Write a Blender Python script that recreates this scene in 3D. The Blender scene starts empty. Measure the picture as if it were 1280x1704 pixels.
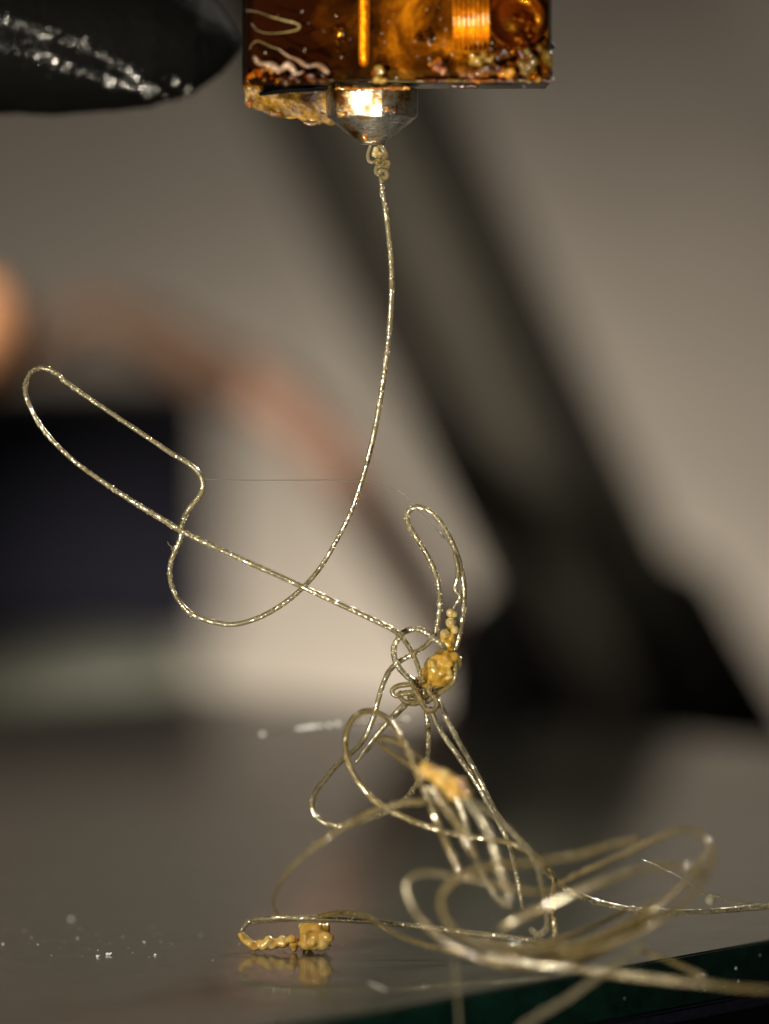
import bpy, bmesh, math, random
from mathutils import Vector, Matrix, noise
random.seed(7)
S = bpy.context.scene
COL = S.collection
S.unit_settings.scale_length = 0.01          # one unit is one centimetre

# ------------------------------------------------------------------ camera
FPX = 7800.0                                  # focal length in photograph pixels (1280 wide)
CAM = Vector((0, 0, 4.1))
TH = math.atan((852 - 520) / FPX)
FW = Vector((0, math.cos(TH), -math.sin(TH)))
UP = Vector((0, math.sin(TH), math.cos(TH)))
RT = Vector((1, 0, 0))
cd = bpy.data.cameras.new('camera')
cam = bpy.data.objects.new('camera', cd); COL.objects.link(cam)
cam.location = CAM
cam.rotation_euler = (math.pi / 2 - TH, 0, 0)
cd.sensor_fit = 'HORIZONTAL'; cd.sensor_width = 24.0
cd.lens = 24.0 * FPX / 1280
cd.clip_start = 0.1; cd.clip_end = 500
cd.dof.use_dof = True
cd.dof.focus_distance = 30.0
cd.dof.aperture_fstop = cd.lens / 1000 / 1.1
S.camera = cam

# ------------------------------------------------------------------ world, lamps, exposure
W = bpy.data.worlds.new('World'); S.world = W; W.use_nodes = True
bg = W.node_tree.nodes['Background']
bg.inputs[0].default_value = (0.9, 0.82, 0.72, 1); bg.inputs[1].default_value = 0.02

def area(name, loc, target, size, power, col, spread=180):
    l = bpy.data.lights.new(name, 'AREA'); l.shape = 'DISK'; l.size = size
    l.energy = power; l.color = col; l.spread = math.radians(spread)
    o = bpy.data.objects.new(name, l); COL.objects.link(o); o.location = loc
    o.rotation_euler = (Vector(target) - Vector(loc)).to_track_quat('-Z', 'Y').to_euler()
    return o
KEY = Vector((-13.0, 12.0, 6.5))
area('key_lamp', KEY, (0, 30, 3.2), 1.0, 560, (1.0, 0.93, 0.80), 55)
area('wall_fill', (-0.3, 67.5, -5.9), (-0.3, 75, -0.3), 2.6, 820, (1.0, 0.905, 0.77))  # unseen lamp added low behind the bed to brighten the wall
area('low_fill', (-2.0, 15, -2.8), (0, 30, 5.0), 0.9, 260, (1.0, 0.93, 0.82), 50)  # unseen lamp added below the glass to brighten the nozzle cone
area('rim_lamp', (10, 42, 15), (0.3, 30, 3), 1.2, 350, (1.0, 0.92, 0.80), 60)
area('back_fill', (-13, 38, 9), (-5.2, 50, 3.6), 1.6, 400, (1.0, 0.88, 0.74), 45)  # unseen fill added to brighten the knob and hose behind

S.view_settings.view_transform = 'Standard'; S.view_settings.look = 'None'
S.view_settings.exposure = 0; S.view_settings.gamma = 1
S.render.engine = 'CYCLES'
S.cycles.use_denoising = True
S.cycles.max_bounces = 14; S.cycles.transmission_bounces = 10; S.cycles.transparent_max_bounces = 16
S.cycles.caustics_reflective = False; S.cycles.caustics_refractive = False
S.cycles.sample_clamp_indirect = 4.0

# ------------------------------------------------------------------ placing helpers
def P(px, py, d):
    """the point seen at photograph pixel (px, py), d centimetres in front of the lens"""
    return CAM + d * (FW + (px - 640) / FPX * RT + (852 - py) / FPX * UP)
def G(px, py, z=0.0):
    v = FW + (px - 640) / FPX * RT + (852 - py) / FPX * UP
    return CAM + v * ((z - CAM.z) / v.z)
def U(r, d=30.0): return r * d / FPX

# ------------------------------------------------------------------ materials
def mat(name):
    m = bpy.data.materials.new(name); m.use_nodes = True
    nt = m.node_tree; b = nt.nodes['Principled BSDF']
    return m, nt, b, nt.nodes['Material Output']
def tex(nt, scale, detail=4, rough=0.55, kind='ShaderNodeTexNoise', vec=None):
    n = nt.nodes.new(kind); n.inputs['Scale'].default_value = scale
    if kind == 'ShaderNodeTexNoise':
        n.inputs['Detail'].default_value = detail; n.inputs['Roughness'].default_value = rough
    if vec is None:
        c = nt.nodes.new('ShaderNodeTexCoord'); vec = c.outputs['Object']
    nt.links.new(vec, n.inputs['Vector']); return n
def ramp(nt, src, stops):
    r = nt.nodes.new('ShaderNodeValToRGB'); e = r.color_ramp.elements
    while len(e) < len(stops): e.new(0.5)
    for k, (p, c) in enumerate(stops):
        e[k].position = p; e[k].color = c if len(c) == 4 else (*c, 1)
    nt.links.new(src, r.inputs[0]); return r
def bump(nt, src, b, strength, dist):
    n = nt.nodes.new('ShaderNodeBump'); n.inputs['Strength'].default_value = strength
    n.inputs['Distance'].default_value = dist
    nt.links.new(src, n.inputs['Height']); nt.links.new(n.outputs[0], b.inputs['Normal']); return n
def setp(b, **k):
    names = dict(col='Base Color', rough='Roughness', metal='Metallic', trans='Transmission Weight', ior='IOR', sss='Subsurface Weight',
                 sssr='Subsurface Radius', ssss='Subsurface Scale', coat='Coat Weight', coatr='Coat Roughness', spec='Specular IOR Level', sheen='Sheen Weight')
    for q, v in k.items():
        i = b.inputs[names[q]]
        i.default_value = (*v, 1) if q == 'col' else v

def plain(name, col, rough=0.5, metal=0.0, nscale=6.0, var=0.25, bstr=0.2, bdist=0.01, coat=0.0):
    m, nt, b, o = mat(name); setp(b, rough=rough, metal=metal, coat=coat)
    n = tex(nt, nscale)
    lo = tuple(c * (1 - var) for c in col); hi = tuple(min(1, c * (1 + var)) for c in col)
    r = ramp(nt, n.outputs[0], [(0.3, lo), (0.7, hi)]); nt.links.new(r.outputs[0], b.inputs['Base Color'])
    bump(nt, n.outputs[0], b, bstr, bdist); return m

def filament_mat(name, col, trans, rough, bs, th=0.57):
    """clear plastic full of tiny bubbles that flash where they face a lamp"""
    m, nt, b, o = mat(name)
    setp(b, trans=trans, ior=1.47, coat=0.6, coatr=0.03)
    n2 = tex(nt, 9, 2)
    r = ramp(nt, n2.outputs[0], [(0.3, tuple(c * 0.75 for c in col)), (0.7, col)])
    n = tex(nt, 95, 1, 0.5); ng_ = tex(nt, 3.5, 3)                 # bubbles come in patches along the strand
    ad = nt.nodes.new('ShaderNodeMath'); ad.operation = 'MULTIPLY_ADD'; nt.links.new(ng_.outputs[0], ad.inputs[0]); ad.inputs[1].default_value = 0.55
    nt.links.new(n.outputs[0], ad.inputs[2])
    fl = ramp(nt, ad.outputs[0], [(th + 0.275, (0, 0, 0)), (th + 0.315, (1, 1, 1))])
    mx = nt.nodes.new('ShaderNodeMix'); mx.data_type = 'RGBA'
    nt.links.new(fl.outputs[0], mx.inputs[0]); nt.links.new(r.outputs[0], mx.inputs[6]); mx.inputs[7].default_value = (1.0, 0.90, 0.64, 1)
    nt.links.new(mx.outputs[2], b.inputs['Base Color']); nt.links.new(fl.outputs[0], b.inputs['Metallic'])
    rr = ramp(nt, fl.outputs[0], [(0, (rough,) * 3), (1, (0.22,) * 3)]); nt.links.new(rr.outputs[0], b.inputs['Roughness'])
    nb = tex(nt, 26, 3, 0.6); bump(nt, nb.outputs[0], b, bs, 0.02)
    return m
M_thread = filament_mat('clear_filament', (0.96, 0.82, 0.46), 0.87, 0.05, 0.32, 0.58)
M_strand = filament_mat('pale_filament', (0.97, 0.86, 0.54), 0.84, 0.05, 0.32, 0.57)
M_coil = filament_mat('amber_clear_filament', (0.95, 0.72, 0.28), 0.86, 0.05, 0.32, 0.58)
m, nt, b, o = mat('pale_bubble'); setp(b, col=(0.98, 0.84, 0.54), rough=0.18, metal=0.5, coat=0.5, coatr=0.05); M_bubble = m
def amber_mat(name, c1, c2, trans, sss):
    m, nt, b, o = mat(name)
    setp(b, rough=0.10, trans=trans, ior=1.46, coat=1.0, coatr=0.03, sss=sss, sssr=(0.05, 0.022, 0.005), ssss=1.0)
    n = tex(nt, 9, 4)
    r = ramp(nt, n.outputs[0], [(0.32, tuple(c * 0.6 for c in c1)), (0.5, c1), (0.68, c2)]); nt.links.new(r.outputs[0], b.inputs['Base Color'])
    n2 = tex(nt, 22, 2); bump(nt, n2.outputs[0], b, 0.45, 0.015)
    return m
M_amber = amber_mat('amber_plastic', (0.90, 0.52, 0.07), (0.98, 0.76, 0.28), 0.62, 0.25)
M_honey = amber_mat('honey_plastic', (0.94, 0.56, 0.12), (0.98, 0.76, 0.30), 0.4, 0.35)
M_loop = amber_mat('clear_loop_plastic', (0.93, 0.72, 0.32), (0.98, 0.86, 0.52), 0.88, 0.02)
M_curl = amber_mat('pale_amber_plastic', (0.90, 0.66, 0.24), (0.96, 0.80, 0.42), 0.65, 0.1)

# ------------------------------------------------------------------ object helpers
WORLD = {}
def empty(name, loc, label, cat, group=None, kind=None):
    o = bpy.data.objects.new(name, None); COL.objects.link(o); o.location = loc
    o.empty_display_size = 0.2
    WORLD[o.name] = Vector(loc); o['label'] = label; o['category'] = cat
    if group: o['group'] = group
    if kind: o['kind'] = kind
    return o
def tag(o, label, cat=None, group=None, kind=None):
    o['label'] = label
    if cat: o['category'] = cat
    if group: o['group'] = group
    if kind: o['kind'] = kind
    return o
def obj(name, verts, faces, m, parent=None, smooth=True, loc=None, midx=None):
    """one mesh object; verts are world coordinates"""
    base = Vector(loc) if loc is not None else (WORLD[parent.name] if parent else Vector((0, 0, 0)))
    me = bpy.data.meshes.new(name)
    me.from_pydata([tuple(Vector(v) - base) for v in verts], [], faces)
    for mm in (m if isinstance(m, (list, tuple)) else [m]): me.materials.append(mm)
    if midx: me.polygons.foreach_set('material_index', midx)
    me.polygons.foreach_set('use_smooth', [smooth] * len(me.polygons)); me.update()
    o = bpy.data.objects.new(name, me); COL.objects.link(o)
    if parent: o.parent = parent; o.location = base - WORLD[parent.name]
    else: o.location = base
    WORLD[o.name] = base.copy(); return o
def from_bm(name, bm, m, parent=None, smooth=True, loc=None):
    bmesh.ops.recalc_face_normals(bm, faces=bm.faces)
    bm.verts.index_update(); v = [x.co.copy() for x in bm.verts]; f = [[q.index for q in p.verts] for p in bm.faces]
    bm.free(); return obj(name, v, f, m, parent, smooth, loc)

def spline(pts, step):
    """Catmull-Rom through the points, resampled evenly"""
    q = [pts[0] * 2 - pts[1]] + list(pts) + [pts[-1] * 2 - pts[-2]]
    raw = []
    for i in range(1, len(q) - 2):
        a, b, c, d = q[i - 1], q[i], q[i + 1], q[i + 2]
        n = max(4, int((c - b).length / (step * 0.5)))
        for k in range(n):
            t = k / n
            raw.append(0.5 * ((2 * b) + (c - a) * t + (2 * a - 5 * b + 4 * c - d) * t * t + (3 * b - a - 3 * c + d) * t ** 3))
    raw.append(pts[-1])
    out = [raw[0]]; acc = 0
    for i in range(1, len(raw)):
        acc += (raw[i] - raw[i - 1]).length
        if acc >= step: out.append(raw[i]); acc = 0
    if (out[-1] - raw[-1]).length > 1e-6: out.append(raw[-1])
    return out
def tube_mesh(path, r, sides=9, jit=0.05, wob=0.10, taper=(1, 1), bead=0.0, seed=0):
    n = len(path); V = []; F = []
    t0 = (path[1] - path[0]).normalized()
    nrm = t0.orthogonal().normalized()
    so = seed * 7.3
    for i, p in enumerate(path):
        t = (path[min(i + 1, n - 1)] - path[max(i - 1, 0)])
        if t.length < 1e-9: t = t0
        t = t.normalized(); nrm = (nrm - t * nrm.dot(t)).normalized(); bn = t.cross(nrm)
        u = i / (n - 1)
        k = taper[0] + (taper[1] - taper[0]) * u
        rr = r(u) if callable(r) else r
        rr *= k * (1 + wob * noise.noise(Vector((i * 0.11 + so, so, 0))) + bead * noise.noise(Vector((i * 0.55 + so, 3.1, so))))
        e = 1.0
        if i == 0 or i == n - 1: e = 0.35
        elif i == 1 or i == n - 2: e = 0.85
        for s in range(sides):
            a = 2 * math.pi * s / sides
            j = 1 + random.uniform(-jit, jit)
            V.append(p + (nrm * math.cos(a) + bn * math.sin(a)) * rr * e * j)
    for i in range(n - 1):
        for s in range(sides):
            a = i * sides + s; b = i * sides + (s + 1) % sides
            F.append((a, b, b + sides, a + sides))
    F.append(tuple(range(sides))[::-1]); F.append(tuple((n - 1) * sides + s for s in range(sides)))
    return V, F
SEED = [0]
def strand(name, pts, rpx, m, parent=None, sides=9, jit=0.05, wob=0.1, bead=0.06, taper=(1, 1), step=0.0105, d0=30.0, loc=None):
    """a strand through pixel points (x, y[, distance]); a missing distance runs on from the ones given"""
    ds = [(i, p[2]) for i, p in enumerate(pts) if len(p) > 2]
    def dist(i):
        if not ds: return d0
        if i <= ds[0][0]: return ds[0][1]
        for (a, da), (b, db) in zip(ds, ds[1:]):
            if a <= i <= b: return da + (db - da) * (i - a) / (b - a)
        return ds[-1][1]
    path = spline([P(p[0], p[1], dist(i)) for i, p in enumerate(pts)], step)
    SEED[0] += 1
    r = (lambda u: U(rpx(u))) if callable(rpx) else U(rpx)
    grit = jit >= 0.07
    jit = min(jit, 0.035)
    V, F = tube_mesh(path, r, sides, jit, wob, taper, bead, SEED[0])
    if not grit: return obj(name, V, F, m, parent, True, loc)
    mi = [0] * len(F); n = len(path)
    for i in range(2, n - 2):                 # tiny bubbles breaking the surface, their glints put into the pale colour
        for _ in range(2):
            if random.random() < 0.5 + 0.9 * noise.noise(path[i] * 1.7):
                c = V[i * sides]; ctr = path[i]; rad = (c - ctr).length
                a = random.uniform(0, 2 * math.pi); t = (path[i + 1] - path[i - 1]).normalized(); nn_ = t.orthogonal().normalized(); bb_ = t.cross(nn_)
                o_ = nn_ * math.cos(a) + bb_ * math.sin(a)
                rb_ = rad * random.uniform(0.14, 0.34); p = ctr + o_ * rad * 0.93; k = len(V); s_ = t.cross(o_)
                V += [p + o_ * rb_, p + t * rb_ * 1.5, p + s_ * rb_, p - t * rb_ * 1.5, p - s_ * rb_]
                F += [(k, k + 1, k + 2), (k, k + 2, k + 3), (k, k + 3, k + 4), (k, k + 4, k + 1), (k + 4, k + 3, k + 2, k + 1)]; mi += [1] * 5
    return obj(name, V, F, [m, M_bubble], parent, True, loc, mi)
def blob(name, balls, m, parent=None, voxel=0.016, loc=None, smooth_it=2, rough=0.0):
    """balls (centre, radius) melted into one skin"""
    bm = bmesh.new()
    for c, r in balls:
        bmesh.ops.create_icosphere(bm, subdivisions=2, radius=r, matrix=Matrix.Translation(c))
    me = bpy.data.meshes.new('tmp'); bm.to_mesh(me); bm.free()
    t = bpy.data.objects.new('tmp', me); COL.objects.link(t)
    md = t.modifiers.new('r', 'REMESH'); md.mode = 'VOXEL'; md.voxel_size = voxel
    s = t.modifiers.new('s', 'SMOOTH'); s.factor = 0.5; s.iterations = smooth_it
    dg = bpy.context.evaluated_depsgraph_get(); ev = t.evaluated_get(dg); em = ev.to_mesh()
    V = [v.co.copy() for v in em.vertices]; F = [tuple(p.vertices) for p in em.polygons]
    ev.to_mesh_clear(); bpy.data.objects.remove(t); bpy.data.meshes.remove(me)
    if name == 'clump':                        # stray crumbs beside the lump are left out
        par = list(range(len(V)))
        def root(i):
            while par[i] != i: par[i] = par[par[i]]; i = par[i]
            return i
        for f in F:
            for q in f[1:]: par[root(q)] = root(f[0])
        rt = [root(i) for i in range(len(V))]; big = max(set(rt), key=rt.count)
        new = {}; V2 = []
        for i, r_ in enumerate(rt):
            if r_ == big: new[i] = len(V2); V2.append(V[i])
        F = [tuple(new[q] for q in f) for f in F if f[0] in new]; V = V2
    if rough:
        V = [v + Vector((noise.noise(v * 22), noise.noise(v * 22 + Vector((9, 0, 0))), noise.noise(v * 22 + Vector((0, 9, 0))))) * rough for v in V]
    return obj(name, V, F, m, parent, True, loc)
def box_bm(lo, hi, bev=0.0, seg=2, bm=None):
    b2 = bmesh.new()
    c = [(a + b) / 2 for a, b in zip(lo, hi)]; s = [abs(b - a) for a, b in zip(lo, hi)]
    bmesh.ops.create_cube(b2, size=1, matrix=Matrix.Translation(c) @ Matrix.Diagonal((*s, 1)))
    if bev: bmesh.ops.bevel(b2, geom=list(b2.edges), offset=bev, segments=seg, affect='EDGES', profile=0.5)
    return b2
def prism(poly, z0, z1, bev=0.0):
    bm = bmesh.new()
    a = [bm.verts.new((x, y, z0)) for x, y in poly]; b = [bm.verts.new((x, y, z1)) for x, y in poly]
    n = len(poly)
    bm.faces.new(a[::-1]); bm.faces.new(b)
    for i in range(n): bm.faces.new((a[i], a[(i + 1) % n], b[(i + 1) % n], b[i]))
    if bev: bmesh.ops.bevel(bm, geom=list(bm.edges), offset=bev, segments=2, affect='EDGES')
    return bm
def slab(pix, d0, d1, bev=0.0):
    """solid with the outline pix (pixels, seen at distance d0), running back to d1"""
    f = [P(x, y, d0) for x, y in pix]; k = Vector((0, d1 - d0, 0))
    bm = bmesh.new(); n = len(pix)
    a = [bm.verts.new(v) for v in f]; b = [bm.verts.new(v + k) for v in f]
    bm.faces.new(a); bm.faces.new(b[::-1])
    for i in range(n): bm.faces.new((a[i], b[i], b[(i + 1) % n], a[(i + 1) % n]))
    if bev: bmesh.ops.bevel(bm, geom=list(bm.edges), offset=bev, segments=3, affect='EDGES')
    return bm
def lathe(origin, axis, prof, sides=48, xdir=None):
    """prof: (distance along axis, radius)"""
    axis = Vector(axis).normalized(); x = (xdir or axis.orthogonal()).normalized(); y = axis.cross(x)
    V = []; F = []
    for t, r in prof:
        for s in range(sides):
            a = 2 * math.pi * s / sides
            V.append(Vector(origin) + axis * t + (x * math.cos(a) + y * math.sin(a)) * max(r, 1e-4))
    for i in range(len(prof) - 1):
        for s in range(sides):
            a = i * sides + s; b = i * sides + (s + 1) % sides
            F.append((a, a + sides, b + sides, b))
    F.append(tuple(range(sides))); F.append(tuple((len(prof) - 1) * sides + s for s in range(sides))[::-1])
    return V, F

# ------------------------------------------------------------------ the setting: wall behind
M_wall = plain('warm_grey_wall', (0.60, 0.545, 0.475), 0.9, nscale=0.35, var=0.06, bstr=0.1)
o = obj('wall', [(-60, 75, -40), (60, 75, -40), (60, 75, 60), (-60, 75, 60), (-60, 77, -40), (60, 77, -40), (60, 77, 60), (-60, 77, 60)],
        [(0, 1, 2, 3), (7, 6, 5, 4), (0, 4, 5, 1), (3, 2, 6, 7), (0, 3, 7, 4), (1, 5, 6, 2)], M_wall, smooth=False)
o['kind'] = 'structure'; o['label'] = 'warm grey wall blurred far behind the printer'

# glass plate, turned with a corner to the right; the bed under it
Rr, Fr, Bk = (8.8, 38.1), (-6.0, 20.2), (-2.0, 51.1)
Lf = (Fr[0] + Bk[0] - Rr[0], Fr[1] + Bk[1] - Rr[1])
plate = [Fr, Rr, Bk, Lf]
m, nt, b, out = mat('glass_top')
setp(b, col=(0.074, 0.078, 0.060), rough=0.3, ior=1.52, spec=0.25, coat=0.75, coatr=0.07)
ng = tex(nt, 1.6, 6); rg = ramp(nt, ng.outputs[0], [(0.35, (0.30,) * 3), (0.75, (0.42,) * 3)]); nt.links.new(rg.outputs[0], b.inputs['Roughness'])
ns = tex(nt, 14, 3); bump(nt, ns.outputs[0], b, 0.03, 0.01)
M_glass_top = m
m, nt, b, out = mat('glass_edge')
setp(b, col=(0.0015, 0.010, 0.006), rough=0.12, ior=1.52)
nz = tex(nt, 6, 5); rz = ramp(nt, nz.outputs[0], [(0.35, (0.001, 0.010, 0.006)), (0.7, (0.003, 0.030, 0.018))]); nt.links.new(rz.outputs[0], b.inputs['Base Color'])
bump(nt, nz.outputs[0], b, 0.3, 0.02)
M_glass_edge = m
bm = prism(plate, -0.325, 0.0)
bmesh.ops.bevel(bm, geom=[e for e in bm.edges], offset=0.012, segments=2, affect='EDGES')
bmesh.ops.recalc_face_normals(bm, faces=bm.faces); bm.verts.index_update()
V = [v.co.copy() for v in bm.verts]; F = [[q.index for q in p.verts] for p in bm.faces]; mi = [0 if p.normal.z > 0.9 else 1 for p in bm.faces]; bm.free()
glass = obj('glass_plate', V, F, [M_glass_top, M_glass_edge], None, False, (0, 36, -0.325), mi)
tag(glass, 'dark reflective glass plate with a deep green cut edge', 'glass plate')
M_bed = plain('dark_navy_bed', (0.010, 0.010, 0.022), 0.35, nscale=20, var=0.4, bstr=0.6, bdist=0.02)
cx = sum(p[0] for p in plate) / 4; cy = sum(p[1] for p in plate) / 4
grow = lambda k: [(cx + (x - cx) * k, cy + (y - cy) * k) for x, y in plate]
bm = prism(grow(1.003), -0.42, -0.329, 0.02)
bed = empty('heated_bed', (cx, cy, -1.6), 'black printer bed with a navy rim under the glass plate', 'printer bed')
from_bm('rim', bm, M_bed, bed, False)
M_black = plain('matt_black', (0.003, 0.003, 0.003), 0.8, nscale=5)
M_black.node_tree.nodes['Principled BSDF'].inputs['Specular IOR Level'].default_value = 0.1
from_bm('body', prism(grow(0.99), -1.6, -0.424, 0.02), M_black, bed, False)

# ------------------------------------------------------------------ blurred things behind the glass
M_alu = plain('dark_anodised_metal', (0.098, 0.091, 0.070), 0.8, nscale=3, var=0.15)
M_groove = plain('dark_groove', (0.032, 0.028, 0.021), 0.9, nscale=3, var=0.15)
def beam_between(a, b, w, dep, off0, off1):
    """bar along a-b (pixel points at one distance), between two offsets across it"""
    ax = (b - a).normalized(); ac = ax.cross(Vector((0, 1, 0))).normalized()
    if ac.x < 0: ac = -ac
    bm = bmesh.new(); vs = []
    for p in (a, b):
        for s, t in ((off0, 0), (off1, 0), (off1, dep), (off0, dep)):
            vs.append(bm.verts.new(p + ac * w * s + Vector((0, t, 0))))
    for f in ((0, 1, 2, 3), (7, 6, 5, 4), (0, 4, 5, 1), (1, 5, 6, 2), (2, 6, 7, 3), (3, 7, 4, 0)): bm.faces.new([vs[i] for i in f])
    bmesh.ops.recalc_face_normals(bm, faces=bm.faces)
    bmesh.ops.bevel(bm, geom=list(bm.edges), offset=0.03, segments=2, affect='EDGES')
    return bm
DB = 56.0
M_rail = plain('shaded_anodised_metal', (0.046, 0.042, 0.032), 0.8, nscale=3, var=0.15)  # darker copy of the strut metal, shade put into the colour
A, Bq = P(452, -130, DB), P(1092, 1220, DB)
wbeam = U(300, DB)
beam = empty('frame_strut', Bq, 'dark grooved metal strut leaning diagonally behind the hanging thread', 'strut')
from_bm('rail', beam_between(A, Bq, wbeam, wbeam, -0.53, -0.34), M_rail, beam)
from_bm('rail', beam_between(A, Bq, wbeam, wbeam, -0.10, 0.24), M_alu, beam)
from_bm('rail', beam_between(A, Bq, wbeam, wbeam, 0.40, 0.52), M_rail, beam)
from_bm('web', beam_between(A + Vector((0, 0.35, 0)), Bq + Vector((0, 0.35, 0)), wbeam, wbeam * 0.7, -0.49, 0.49), M_groove, beam)
o = from_bm('corner_block', slab([(724, 1265), (734, 1105), (785, 1020), (828, 985), (885, 1090), (960, 1265)], 49.6, 52, 0.06), M_black, None, True, P(840, 1265, 50.5))
tag(o, 'black block at the left foot of the diagonal metal strut', 'block')
o = from_bm('foot_bracket', slab([(1000, 960), (1105, 922), (1190, 945), (1235, 1030), (1390, 1295), (1040, 1295)], 57.4, 59.6, 0.12), M_black, None, True, P(1180, 1270, 58))
tag(o, 'black sloping bracket at the right foot of the strut', 'bracket')
M_panel = plain('navy_black_panel', (0.022, 0.022, 0.033), 0.9, nscale=2)
M_panel.node_tree.nodes['Principled BSDF'].inputs['Specular IOR Level'].default_value = 0.05
o = from_bm('dark_panel', slab([(-160, 650), (362, 640), (366, 1068), (-160, 1064)], 74.7, 74.95, 0.03), M_panel, None, True, P(120, 1064, 74.8))
tag(o, 'large dark navy rectangular panel blurred behind the left loop', 'panel')
M_pale = plain('pale_green_grey', (0.30, 0.31, 0.25), 0.6, nscale=1.5, var=0.3)
o = from_bm('pale_bar', slab([(-160, 1072), (180, 1070), (330, 1084), (345, 1230), (-160, 1230)], 74.4, 74.95, 0.1), M_pale, None, True, P(100, 1230, 74.7))
tag(o, 'pale green grey bar under the dark panel at the back of the glass', 'bar')
M_tube = plain('pink_brown_rubber', (0.36, 0.21, 0.15), 0.7, nscale=1.5, var=0.25)
pth = [(60, 600, 53.5), (150, 525, 53), (250, 550, 52.5), (350, 605, 52), (450, 660, 52), (540, 740, 52), (610, 840, 52), (680, 950, 52.5), (735, 1040, 53), (760, 1120, 53)]
hose = empty('hose', P(735, 1080, 53), 'thick pinkish hose, its upper end coloured dark brown for shade, arching through the blurred background', 'hose')
strand('tube', pth[3:], 90, M_tube, hose, 16, 0, 0.05, 0, (0.95, 0.9), 0.12)
strand('shaded_end', [(60, 590, 53.5), (150, 525, 53), (250, 555, 52.5), (350, 612, 52), (420, 655, 52)], 90, plain('shaded_brown_rubber', (0.10, 0.055, 0.032), 0.8, nscale=1.5), hose, 16, 0, 0.05, 0, (0.55, 1.0), 0.12)  # unlit upper end of the hose, its shade put into the colour
M_orange = plain('orange_plastic', (0.98, 0.44, 0.22), 0.5, nscale=1.2, var=0.15)
V, F = lathe(P(-58, 556, 47), (1, 0.1, 0.10), [(-0.6, 0.40), (-0.2, 0.56), (0.10, 0.60), (0.36, 0.54), (0.55, 0.40), (0.65, 0.22), (0.68, 0.03)], 32)
o = obj('orange_knob', V, F, M_orange, None, True, P(-58, 556, 47))
tag(o, 'rounded orange knob blurred at the left edge of the photo', 'knob')

# ------------------------------------------------------------------ hot end
exec_hot = True
z_of = lambda py, d: P(640, py, d).z
x_of = lambda px, d: P(px, 852, d).x
DF = 29.5
DP = DF - 0.097                                # lens distance of points that lie on the plane y = DF at this height
hot = empty('hot_end', P(640, 140, 30), 'amber taped printer hot end with a shiny steel nozzle', 'print head')
# block core
m, nt, b, out = mat('burnt_block')
co = nt.nodes.new('ShaderNodeTexCoord')
n1 = tex(nt, 2.2, 7, 0.62); n1.inputs['Distortion'].default_value = 0.5
r1 = ramp(nt, n1.outputs[0], [(0.40, (0.004, 0.003, 0.001)), (0.49, (0.04, 0.024, 0.008)), (0.57, (0.13, 0.085, 0.03)), (0.70, (0.48, 0.37, 0.15))])
sx = nt.nodes.new('ShaderNodeSeparateXYZ'); nt.links.new(co.outputs['Object'], sx.inputs[0])
def math_node(op, a, bv=None, b_sock=None):
    n = nt.nodes.new('ShaderNodeMath'); n.operation = op
    nt.links.new(a, n.inputs[0])
    if b_sock is not None: nt.links.new(b_sock, n.inputs[1])
    elif bv is not None: n.inputs[1].default_value = bv
    return n.outputs[0]
nw = tex(nt, 3.5, 4)
wx = math_node('ADD', sx.outputs[0], None, math_node('MULTIPLY', nw.outputs[0], 0.55))
left = nt.nodes.new('ShaderNodeMapRange'); nt.links.new(wx, left.inputs[0])
left.inputs[1].default_value = -0.12; left.inputs[2].default_value = 0.12     # soot on the left part
mx = nt.nodes.new('ShaderNodeMix'); mx.data_type = 'RGBA'
nt.links.new(left.outputs[0], mx.inputs[0]); mx.inputs[6].default_value = (0.012, 0.004, 0.002, 1); nt.links.new(r1.outputs[0], mx.inputs[7])
nt.links.new(mx.outputs[2], b.inputs['Base Color']); setp(b, rough=0.6, spec=0.03)
n3 = tex(nt, 4, 5); bump(nt, n3.outputs[0], b, 0.6, 0.05)
M_core = m
xl, xr = x_of(410, DF), x_of(913, DF)
zb = z_of(133, DF)
bm = box_bm((xl, DF, zb), (xr, DF + 0.85, zb + 1.6), 0.03)
bmesh.ops.subdivide_edges(bm, edges=list(bm.edges), cuts=1)
from_bm('heater_block', bm, M_core, hot)
m, nt, b, out = mat('steel_skin')
ns = tex(nt, 9, 5); rs = ramp(nt, ns.outputs[0], [(0.4, (0.05, 0.042, 0.03)), (0.6, (0.20, 0.175, 0.13))]); nt.links.new(rs.outputs[0], b.inputs['Base Color'])
setp(b, metal=1.0, rough=0.35); bump(nt, ns.outputs[0], b, 0.4, 0.02)
M_skin = m
# grey metal sole at the right under the block
from_bm('sole_plate', box_bm((x_of(690, DF), DF - 0.03, zb - 0.022), (xr + 0.01, DF + 0.8, zb - 0.001), 0.008), M_skin, hot)
# bright vertical rod under the tape
m, nt, b, out = mat('copper_rod'); nc = tex(nt, 22, 4)
rc = ramp(nt, nc.outputs[0], [(0.35, (0.75, 0.45, 0.12)), (0.65, (1.0, 0.85, 0.5))]); nt.links.new(rc.outputs[0], b.inputs['Base Color'])
setp(b, metal=0.7, rough=0.35); bump(nt, nc.outputs[0], b, 0.5, 0.03); M_rod = m
V, F = lathe(Vector((x_of(606, DF), DF - 0.004, z_of(112, DF))), (0.008, 0, 1), [(0, 0.012), (0.02, 0.032), (0.1, 0.036), (0.9, 0.036), (1.5, 0.036)], 20)
obj('sensor_rod', V, F, M_rod, hot)
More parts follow.
